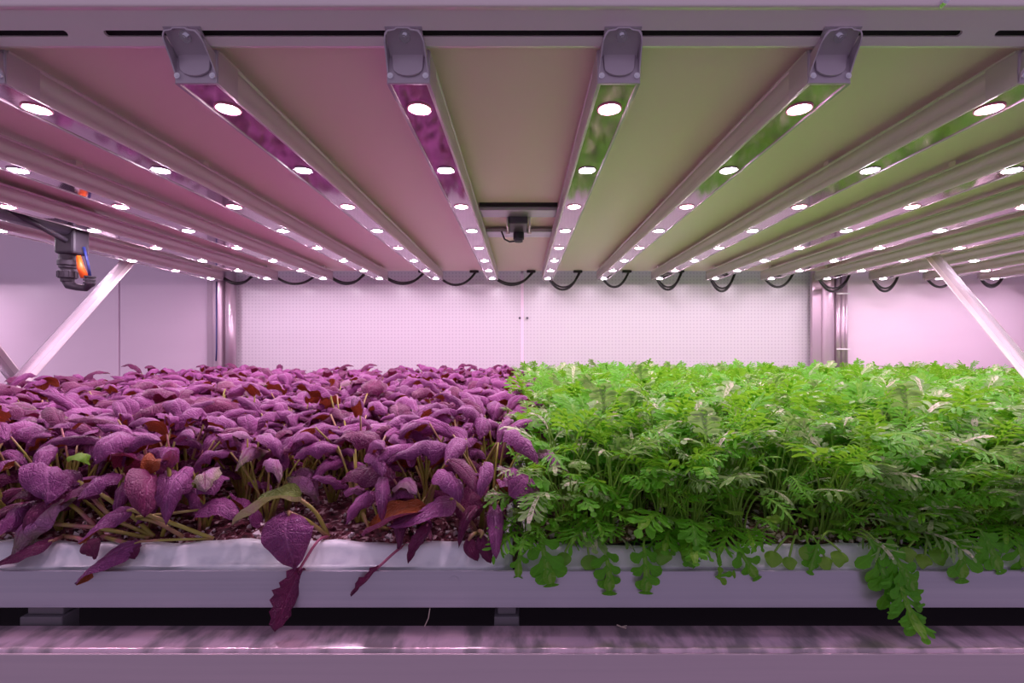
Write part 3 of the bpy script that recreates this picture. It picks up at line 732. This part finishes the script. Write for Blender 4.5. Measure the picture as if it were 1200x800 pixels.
# ---- purple bed
rn = random.Random(21)
NP = 14
purple_raw = [purple_plant(rn, n=rn.choice([7, 8, 8])) for _ in range(NP)]
purple_front = [purple_plant(rn, front=True, n=6) for _ in range(7)]
SP = .050
pp = grid(lambda y: -1.165, lambda y: -.02 + .0*y, .512, 1.80, SP, rn)
pp = [p for p in pp if not ((p[2] == 0 and -.315 < p[0] < -.185) or (p[2] == 1 and -.28 < p[0] < -.215))]
inv = [p for p in pp if vis(p[0], p[1])]; outv = [p for p in pp if not vis(p[0], p[1])]
inv.sort(key=lambda p: p[1]); FRONT = .535
single, rest = inv[:285], inv[285:] + outv
cache = {}
def zone(y): return 'front' if y < .56 else ('second' if y < .66 else ('middle' if y < .95 else 'back'))
fronts = sorted([p for p in single if p[1] < .60], key=lambda p: p[0])
for idx, (x, y, row) in enumerate(single):
    fr = row == 0
    key = ('f', rn.randrange(len(purple_front))) if fr else ('n', rn.randrange(NP))
    z = Z(medium_z(x, y)-.001)
    if key not in cache:
        t = make_purple(purple_front[key[1]] if fr else purple_raw[key[1]], (x, y, z)); cache[key] = t
    else: t = dup(cache[key])
    t.location = (x, y, z); t.rotation_euler = (rn.uniform(-.08, .08), rn.uniform(-.08, .08), rn.uniform(-.3, .3) if fr else rn.uniform(0, 6.28)); s = rn.uniform(.84, 1.13); t.scale = (s, s, s)
    t['_r'] = row
def label_rows(prefix_name, color_txt, edge_from, group):
    objs = [o for o in SC.objects if o.name.split('.')[0] == prefix_name and '_r' in o.keys()]
    rows = {}
    for o in objs: rows.setdefault(o['_r'], []).append(o)
    for r, lst in rows.items():
        lst.sort(key=lambda o: o.location.x if edge_from == 'left' else o.location.x)
        for i, o in enumerate(lst):
            if r < 4 and i < 20:
                rw = ['front', 'second', 'third', 'fourth'][r]
                tag(o, f'{color_txt}, {ORD[i]} from the left in the {rw} row', 'plant', group)
            else:
                zn = 'middle rows of its tray' if r < 12 else 'far rows of its tray'
                tag(o, f'{color_txt} crowded in the {zn}', 'plant', group + (', middle rows' if r < 12 else ', far rows'))
    for o in objs: del o['_r']
label_rows('mustard_plant', 'purple-leaved mustard plant', 'left', 'purple mustard plants')
arr = []
for pl in purple_raw:
    parts = []
    for bl, sm, mt in pl:
        parts.append((bl, {0: {'leaf_purple': 0, 'leaf_dark': 1, 'leaf_veined': 2}[mt]}))
        parts.append((sm, {0: 3}))
    arr.append(proto_arrays(parts, None))
merge_stuff('mustard_canopy', arr, [(rn.randrange(NP), x, y, Z(-.195), rn.uniform(0, 6.28), rn.uniform(.9, 1.1)) for x, y, _ in rest],
            'mass of purple leaves at the far back of the bed, against the perforated wall', ['leaf_purple', 'leaf_dark', 'leaf_veined', 'stalk_purple'])

# ---- green bed
NG = 14
green_raw = [green_plant(rn, n=rn.choice([12, 13, 14])) for _ in range(NG)]
green_front = [green_plant(rn, front=True, n=14) for _ in range(7)]
SG = .0405
green_edge = [green_plant(rn, n=9, edge=True) for _ in range(6)]
edge_pts = [(.014+.0355*i+rn.uniform(-.008, .008), rn.uniform(.484, .490), -1) for i in (0, 1.2, 2.1, 3.6, 4.3, 6.2, 9.1, 10.2, 11.4, 13.2, 14.1)]
gp = edge_pts + grid(lambda y: .010, lambda y: 1.165, .498, 1.80, SG, rn)
gp = [(x, y, r+1) for x, y, r in gp]
gp2 = [p for p in grid(lambda y: 1.235, lambda y: 1.62, 1.0, 1.80, .05, rn)]
inv = [p for p in gp if vis(p[0], p[1])]; outv = [p for p in gp if not vis(p[0], p[1])]
inv.sort(key=lambda p: p[1]); single, rest = inv[:285], inv[285:] + outv + gp2
cache = {}
for idx, (x, y, row) in enumerate(single):
    fr = row <= 1
    key = ('e', rn.randrange(6)) if row == 0 else (('f', rn.randrange(len(green_front))) if fr else ('n', rn.randrange(NG)))
    z = Z(medium_z(x, y)-.001)
    if key not in cache:
        t = make_green({'e': green_edge, 'f': green_front, 'n': green_raw}[key[0]][key[1]], (x, y, z)); cache[key] = t
    else: t = dup(cache[key])
    t.location = (x, y, z); t.rotation_euler = (rn.uniform(-.1, .1), rn.uniform(-.1, .1), rn.uniform(-.35, .35) if fr else rn.uniform(0, 6.28)); s = rn.uniform(.84, 1.14); t.scale = (s, s, s)
    t['_r'] = row
label_rows('mizuna_plant', 'feathery green salad plant', 'left', 'green feathery salad plants')
arr = []
for pl in green_raw:
    arr.append(proto_arrays([(mb, {0: {'leaf_green': 0, 'leaf_glare': 1, 'leaf_seed': 2}[mt], 1: 3}) for mb, mt in pl], None))
merge_stuff('mizuna_canopy', arr, [(rn.randrange(NG), x, y, Z(-.195), rn.uniform(0, 6.28), rn.uniform(.92, 1.14)) for x, y, _ in rest],
            'mass of feathery green leaves at the far back of the bed, by the rear wall', ['leaf_green', 'leaf_glare', 'leaf_seed', 'stalk_green'])
arrp = []
for pl in purple_raw[:5]:
    parts = []
    for bl, sm, mt in pl: parts.append((bl, {0: 0})); parts.append((sm, {0: 1}))
    arrp.append(proto_arrays(parts, None))
merge_stuff('mustard_canopy', arrp, [(rn.randrange(5), x, y, Z(-.195), rn.uniform(0, 6.28), rn.uniform(.9, 1.1)) for x, y, _ in grid(lambda y: 1.64, lambda y: 2.35, 1.2, 1.80, .055, rn)],
            'dark purple leaves of the next bay at the far right, behind the brace', ['leaf_dark', 'stalk_purple'])

# ================================================================ hero leaves at the front edge
def pt(px, py, d): return Vector((d*(px-612)/560, d, Z(-d*(py-409)/560)))
def spline(ctrl, n):
    c = [ctrl[0]*2-ctrl[1]] + list(ctrl) + [ctrl[-1]*2-ctrl[-2]]; out = []; m = len(ctrl)-1
    for i in range(n+1):
        f = i/n*m; k = min(int(f), m-1); u = f-k; p0, p1, p2, p3 = c[k:k+4]
        out.append(.5*((2*p1)+(p2-p0)*u+(2*p0-5*p1+4*p2-p3)*u*u+(3*p1-p0-3*p2+p3)*u**3))
    return out
def hero(name, label, leaves, kind='purple'):
    base = leaves[0]['stalk'][0]
    base = pt(*base); t = thing(name, base, label, 'plant', None)
    for i, lf in enumerate(leaves):
        r = random.Random(i*13+len(label))
        st = [pt(*p)-base for p in lf['stalk']]; sp = spline([pt(*p)-base for p in lf['blade']], 12)
        side = Vector(lf.get('side', (1, 0, 0))); d = lf['blade'][0][2]; W = lf['w']*d/560
        if lf.get('flip'): side = -side
        if kind == 'purple':
            mb = MB(); blade_purple(mb, sp, side, W, lf.get('cup', .5), lf.get('ruf', .03), lf.get('serr', 0), nv=8, rn=r)
            o = link('leaf', leaf_mesh('leaf', mb, [lf.get('mat', 'leaf_purple')]), t)
            sm = MB(); rr = lf.get('r', .002); ss = spline(st, 6); sm.tube(ss + [sp[1]], [rr]*7+[rr*.6], 7)
            link('leaf_stalk', leaf_mesh('leaf_stalk', sm, [lf.get('smat', 'stalk_purple')]), o)
        else:
            mb = MB(); mb.tube(spline(st, 4), .0011, 5, m=1, cap=False); 
            if lf.get('round'): blade_purple(mb, sp, side, W, .3, .01, nv=6, rn=r, crk=.03)
            else: lobed(mb, sp, side, W, r, 0, lf.get('fine', .2), lf.get('pairs', 4))
            link('seed_leaf' if lf.get('round') else 'leaf', leaf_mesh('leaf', mb, [lf.get('mat', 'leaf_green'), 'stalk_green']), t)
S = 'stalk'; B = 'blade'
hero('mustard_plant', 'purple plant whose long ragged leaf hangs over the rail to the lower beam', [
    dict(stalk=[(385, 628, .485), (372, 634, .462), (352, 665, .447)], blade=[(352, 665, .447), (338, 700, .441), (322, 740, .428)], w=46, cup=.5, ruf=.05, serr=.3, mat='leaf_dark', smat='stalk_dark', side=(.6, .8, 0), flip=True, r=.0013),
    dict(stalk=[(385, 628, .485), (360, 610, .470), (338, 600, .458)], blade=[(340, 600, .458), (335, 616, .445), (338, 640, .440), (345, 666, .443)], w=60, cup=.55, ruf=.03, side=(1, .1, -.1), flip=True),
    dict(stalk=[(385, 628, .485), (370, 600, .480), (352, 585, .478)], blade=[(352, 585, .478), (330, 583, .470), (300, 597, .462), (272, 615, .458)], w=42, cup=.8, ruf=.03, mat='leaf_veined', side=(0, 1, 0), flip=True),
])
hero('mustard_plant', 'purple plant with a small ragged leaf pointing down across the rail', [
    dict(stalk=[(478, 636, .478), (465, 645, .458), (445, 663, .447)], blade=[(445, 663, .447), (428, 680, .445), (411, 698, .444)], w=26, cup=.6, ruf=.06, serr=.5, mat='leaf_dark', smat='stalk_dark', side=(.6, .6, .2), flip=True, r=.0013)])
hero('mustard_plant', 'purple plant with a folded leaf drooping left over the tray rim, pointed tip', [
    dict(stalk=[(250, 631, .478), (205, 632, .468), (165, 634, .460)], blade=[(165, 634, .460), (135, 645, .450), (108, 661, .445), (89, 685, .443)], w=34, cup=1.0, ruf=.03, side=(.3, .8, .6), r=.0013),
    dict(stalk=[(250, 631, .478), (200, 612, .470), (155, 597, .462)], blade=[(155, 597, .462), (130, 602, .455), (108, 618, .450), (92, 637, .448)], w=36, cup=.8, ruf=.03, side=(.2, .9, .5))])
hero('mustard_plant', 'purple plant with two overlapping leaves folded over each other near the rim', [
    dict(stalk=[(455, 620, .50), (430, 612, .49), (425, 600, .485)], blade=[(428, 625, .480), (450, 612, .470), (475, 600, .466), (502, 597, .468)], w=40, cup=.9, ruf=.03, side=(0, 1, .2)),
    dict(stalk=[(560, 625, .50), (545, 600, .485), (530, 585, .480)], blade=[(532, 583, .480), (515, 588, .466), (490, 600, .460), (455, 618, .462)], w=42, cup=.7, ruf=.03, side=(0, 1, .2))])
hero('mustard_plant', 'dark plant with a toothed wine-red leaf hanging over the white rim', [
    dict(stalk=[(505, 632, .478), (503, 622, .468), (500, 615, .462)], blade=[(503, 612, .462), (495, 625, .454), (485, 642, .450), (478, 660, .450)], w=22, cup=.7, ruf=.05, serr=.35, mat='leaf_dark', smat='stalk_dark', side=(1, .4, 0), flip=True),
    dict(stalk=[(560, 625, .480), (562, 622, .466), (566, 624, .460)], blade=[(562, 628, .459), (568, 642, .453), (575, 660, .452)], w=24, cup=.6, ruf=.06, serr=.25, mat='leaf_dark', side=(1, 0, 0), flip=True),
    dict(stalk=[(560, 625, .480), (556, 625, .466), (552, 628, .460)], blade=[(548, 631, .459), (553, 645, .454), (560, 657, .453)], w=18, cup=.4, ruf=.03, mat='leaf_dark', side=(1, 0, 0), flip=True)])
hero('mustard_plant', 'dark plant at the left edge, limp leaves lying on the white rim', [
    dict(stalk=[(75, 628, .480), (65, 632, .466), (60, 634, .460)], blade=[(62, 632, .460), (40, 640, .455), (18, 650, .452), (-5, 662, .452)], w=26, cup=.5, ruf=.04, mat='leaf_dark', side=(0, .8, .5)),
    dict(stalk=[(75, 628, .480), (90, 630, .466), (98, 634, .460)], blade=[(100, 634, .459), (106, 642, .455), (112, 655, .453)], w=22, cup=.3, ruf=.03, mat='leaf_dark', side=(1, 0, 0), flip=True),
    dict(stalk=[(120, 628, .480), (140, 634, .466), (150, 636, .459)], blade=[(150, 636, .459), (154, 645, .454), (158, 655, .453)], w=20, cup=.3, ruf=.05, mat='leaf_dark', side=(1, 0, 0), flip=True)])
hero('mizuna_plant', 'green plant whose long feathery leaves hang over the rail to the lower beam', [
    dict(stalk=[(990, 625, .480), (1005, 622, .462), (1020, 632, .452)], blade=[(1018, 630, .452), (1030, 655, .445), (1040, 682, .441), (1050, 705, .440)], w=58, fine=.15, pairs=4, side=(1, 0, 0), flip=True),
    dict(stalk=[(990, 625, .480), (1015, 630, .456), (1040, 655, .446)], blade=[(1040, 655, .446), (1055, 685, .438), (1066, 715, .430), (1084, 748, .412)], w=52, fine=.5, pairs=6, side=(1, .2, .2), flip=True),
    dict(stalk=[(990, 625, .480), (1010, 620, .462), (1025, 632, .452)], blade=[(1020, 632, .453), (1045, 650, .443), (1062, 672, .438), (1072, 692, .437)], w=46, fine=.0, pairs=4, side=(1, 0, .4), flip=True),
    dict(stalk=[(985, 625, .480), (970, 622, .462), (962, 632, .455)], blade=[(960, 632, .455), (955, 650, .450), (950, 668, .448)], w=30, fine=.2, pairs=3, side=(1, 0, 0), flip=True)], 'green')
hero('mizuna_plant', 'green plant at the corner of the green tray, finger-lobed leaf over the rail', [
    dict(stalk=[(636, 635, .478), (632, 622, .462), (634, 622, .455)], blade=[(634, 622, .455), (637, 645, .446), (642, 665, .443), (645, 684, .443)], w=50, fine=.05, pairs=3, side=(1, 0, 0), flip=True),
    dict(stalk=[(636, 635, .478), (620, 622, .462), (610, 632, .456)], blade=[(612, 630, .456), (609, 650, .449), (607, 676, .447)], w=30, fine=.1, pairs=2, side=(1, 0, 0), flip=True)], 'green')
hero('mizuna_plant', 'green plant with a drooping three-fingered leaf left of the tray centre', [
    dict(stalk=[(704, 635, .478), (706, 632, .462), (708, 640, .454)], blade=[(708, 640, .454), (712, 658, .447), (714, 675, .445), (714, 692, .445)], w=42, fine=.05, pairs=3, side=(1, 0, 0), flip=True)], 'green')
hero('mizuna_plant', 'green plant with a five-fingered leaf hanging past the rail edge', [
    dict(stalk=[(760, 632, .478), (756, 630, .462), (754, 640, .453)], blade=[(754, 636, .453), (756, 655, .446), (758, 675, .444), (757, 693, .444)], w=44, fine=.05, pairs=3, side=(1, 0, 0), flip=True),
    dict(stalk=[(783, 632, .478), (795, 640, .460), (800, 652, .452)], blade=[(800, 650, .452), (806, 656, .449), (813, 662, .449)], w=24, fine=0, pairs=1, side=(.5, 0, 1), flip=True)], 'green')
hero('mizuna_plant', 'green plant with small heart-shaped leaves resting on the rail', [
    dict(stalk=[(838, 632, .478), (840, 650, .458), (845, 662, .449)], blade=[(838, 676, .447), (846, 674, .445), (858, 672, .446)], w=24, fine=0, pairs=1, side=(.2, 0, 1)),
    dict(stalk=[(865, 632, .478), (866, 640, .460), (868, 650, .452)], blade=[(860, 640, .455), (874, 655, .447), (886, 676, .446)], w=36, fine=0, pairs=2, side=(1, 0, .3), flip=True),
    dict(stalk=[(838, 632, .478), (826, 622, .462), (820, 622, .458)], blade=[(815, 620, .458), (818, 636, .451), (816, 654, .450)], w=32, fine=.2, pairs=3, side=(1, 0, 0), flip=True)], 'green')
hero('mizuna_plant', 'green plant with broad rounded lobes hanging over the rim at right', [
    dict(stalk=[(1105, 628, .478), (1115, 622, .462), (1122, 628, .454)], blade=[(1120, 620, .454), (1125, 640, .447), (1128, 660, .444), (1128, 677, .444)], w=48, fine=0, pairs=2, side=(1, 0, 0), flip=True),
    dict(stalk=[(1105, 628, .478), (1135, 618, .462), (1150, 622, .455)], blade=[(1148, 620, .455), (1160, 640, .450), (1172, 668, .448)], w=46, fine=.05, pairs=3, side=(1, 0, .3), flip=True),
    dict(stalk=[(1180, 628, .478), (1190, 622, .462), (1192, 628, .455)], blade=[(1190, 625, .455), (1196, 645, .450), (1204, 665, .448)], w=40, fine=.1, pairs=3, side=(1, 0, 0), flip=True)], 'green')

hero('mustard_plant', 'sprawling plant at lower left with long pale stalks lying over the medium', [
    dict(stalk=[(180, 628, .482), (130, 605, .490), (95, 566, .495)], blade=[(95, 566, .495), (80, 555, .492), (55, 556, .485), (30, 570, .480)], w=36, cup=.9, side=(0, 1, .3)),
    dict(stalk=[(180, 628, .482), (150, 600, .488), (120, 580, .490)], blade=[(120, 580, .49), (105, 570, .485), (85, 575, .478), (70, 592, .474)], w=34, cup=.7, mat='leaf_dark', side=(0, 1, .3)),
    dict(stalk=[(175, 630, .480), (110, 618, .478), (40, 612, .476)], blade=[(40, 612, .476), (20, 608, .472), (0, 612, .468), (-20, 622, .466)], w=30, cup=.8, side=(0, 1, .4)),
    dict(stalk=[(190, 628, .486), (200, 590, .49), (198, 550, .495)], blade=[(198, 550, .495), (192, 540, .488), (180, 542, .48), (172, 556, .478)], w=34, cup=.9, side=(1, .4, 0)),
    dict(stalk=[(120, 626, .484), (90, 596, .484), (60, 580, .486)], blade=[(60, 580, .486), (45, 572, .482), (25, 576, .476), (8, 590, .472)], w=34, cup=.6, mat='leaf_dark', side=(0, 1, .3)),
    dict(stalk=[(215, 629, .480), (185, 612, .474), (160, 606, .470)], blade=[(232, 600, .478), (240, 590, .470), (262, 592, .465), (282, 606, .462)], w=40, cup=.7, side=(0, 1, .3), flip=True)])
hero('mustard_plant', 'plant near the left edge with an unusual bright green curled leaf', [
    dict(stalk=[(70, 625, .51), (55, 590, .51), (55, 548, .512)], blade=[(58, 545, .512), (46, 545, .505), (40, 555, .500), (42, 566, .498)], w=16, cup=.9, mat='leaf_green', side=(0, 1, .3)),
    dict(stalk=[(70, 625, .51), (75, 590, .51), (80, 545, .512)], blade=[(80, 536, .512), (90, 532, .505), (99, 534, .500), (105, 545, .498)], w=20, cup=.9, mat='leaf_green', side=(0, 1, .3), flip=True)])

def seedlings(label, base, tips):
    hero('mizuna_plant', label, [dict(stalk=[(*base, .476), (base[0]*.5+x*.5, min(base[1], y)-4, .462), (x, y-w*.45, .455)], blade=[(x, y-w*.45, .455), (x+dx*.4, y, .4515), (x+dx, y+w*.5, .4505)], w=w, round=1, mat='leaf_seed', side=(1, 0, .3), flip=True) for x, y, w, dx in tips], 'green')
seedlings('green seedling, round seed leaves on the rim left of the long hanging leaves', (938, 632), [(908, 655, 20, -4), (925, 660, 17, 3), (948, 650, 24, 4), (966, 660, 18, 6), (985, 655, 20, -2)])
seedlings('green seedling, round seed leaves on the rim right of the long hanging leaves', (1090, 632), [(1064, 650, 20, 3), (1084, 658, 18, -3), (1100, 652, 22, 5)])
seedlings('low green seedling with one dark round leaf against the white rim, left of centre', (786, 632), [(808, 655, 20, 3), (779, 652, 22, -6)])
seedlings('low green seedling beside the corner of the green tray', (682, 632), [(690, 660, 22, 4), (662, 655, 18, -4)])
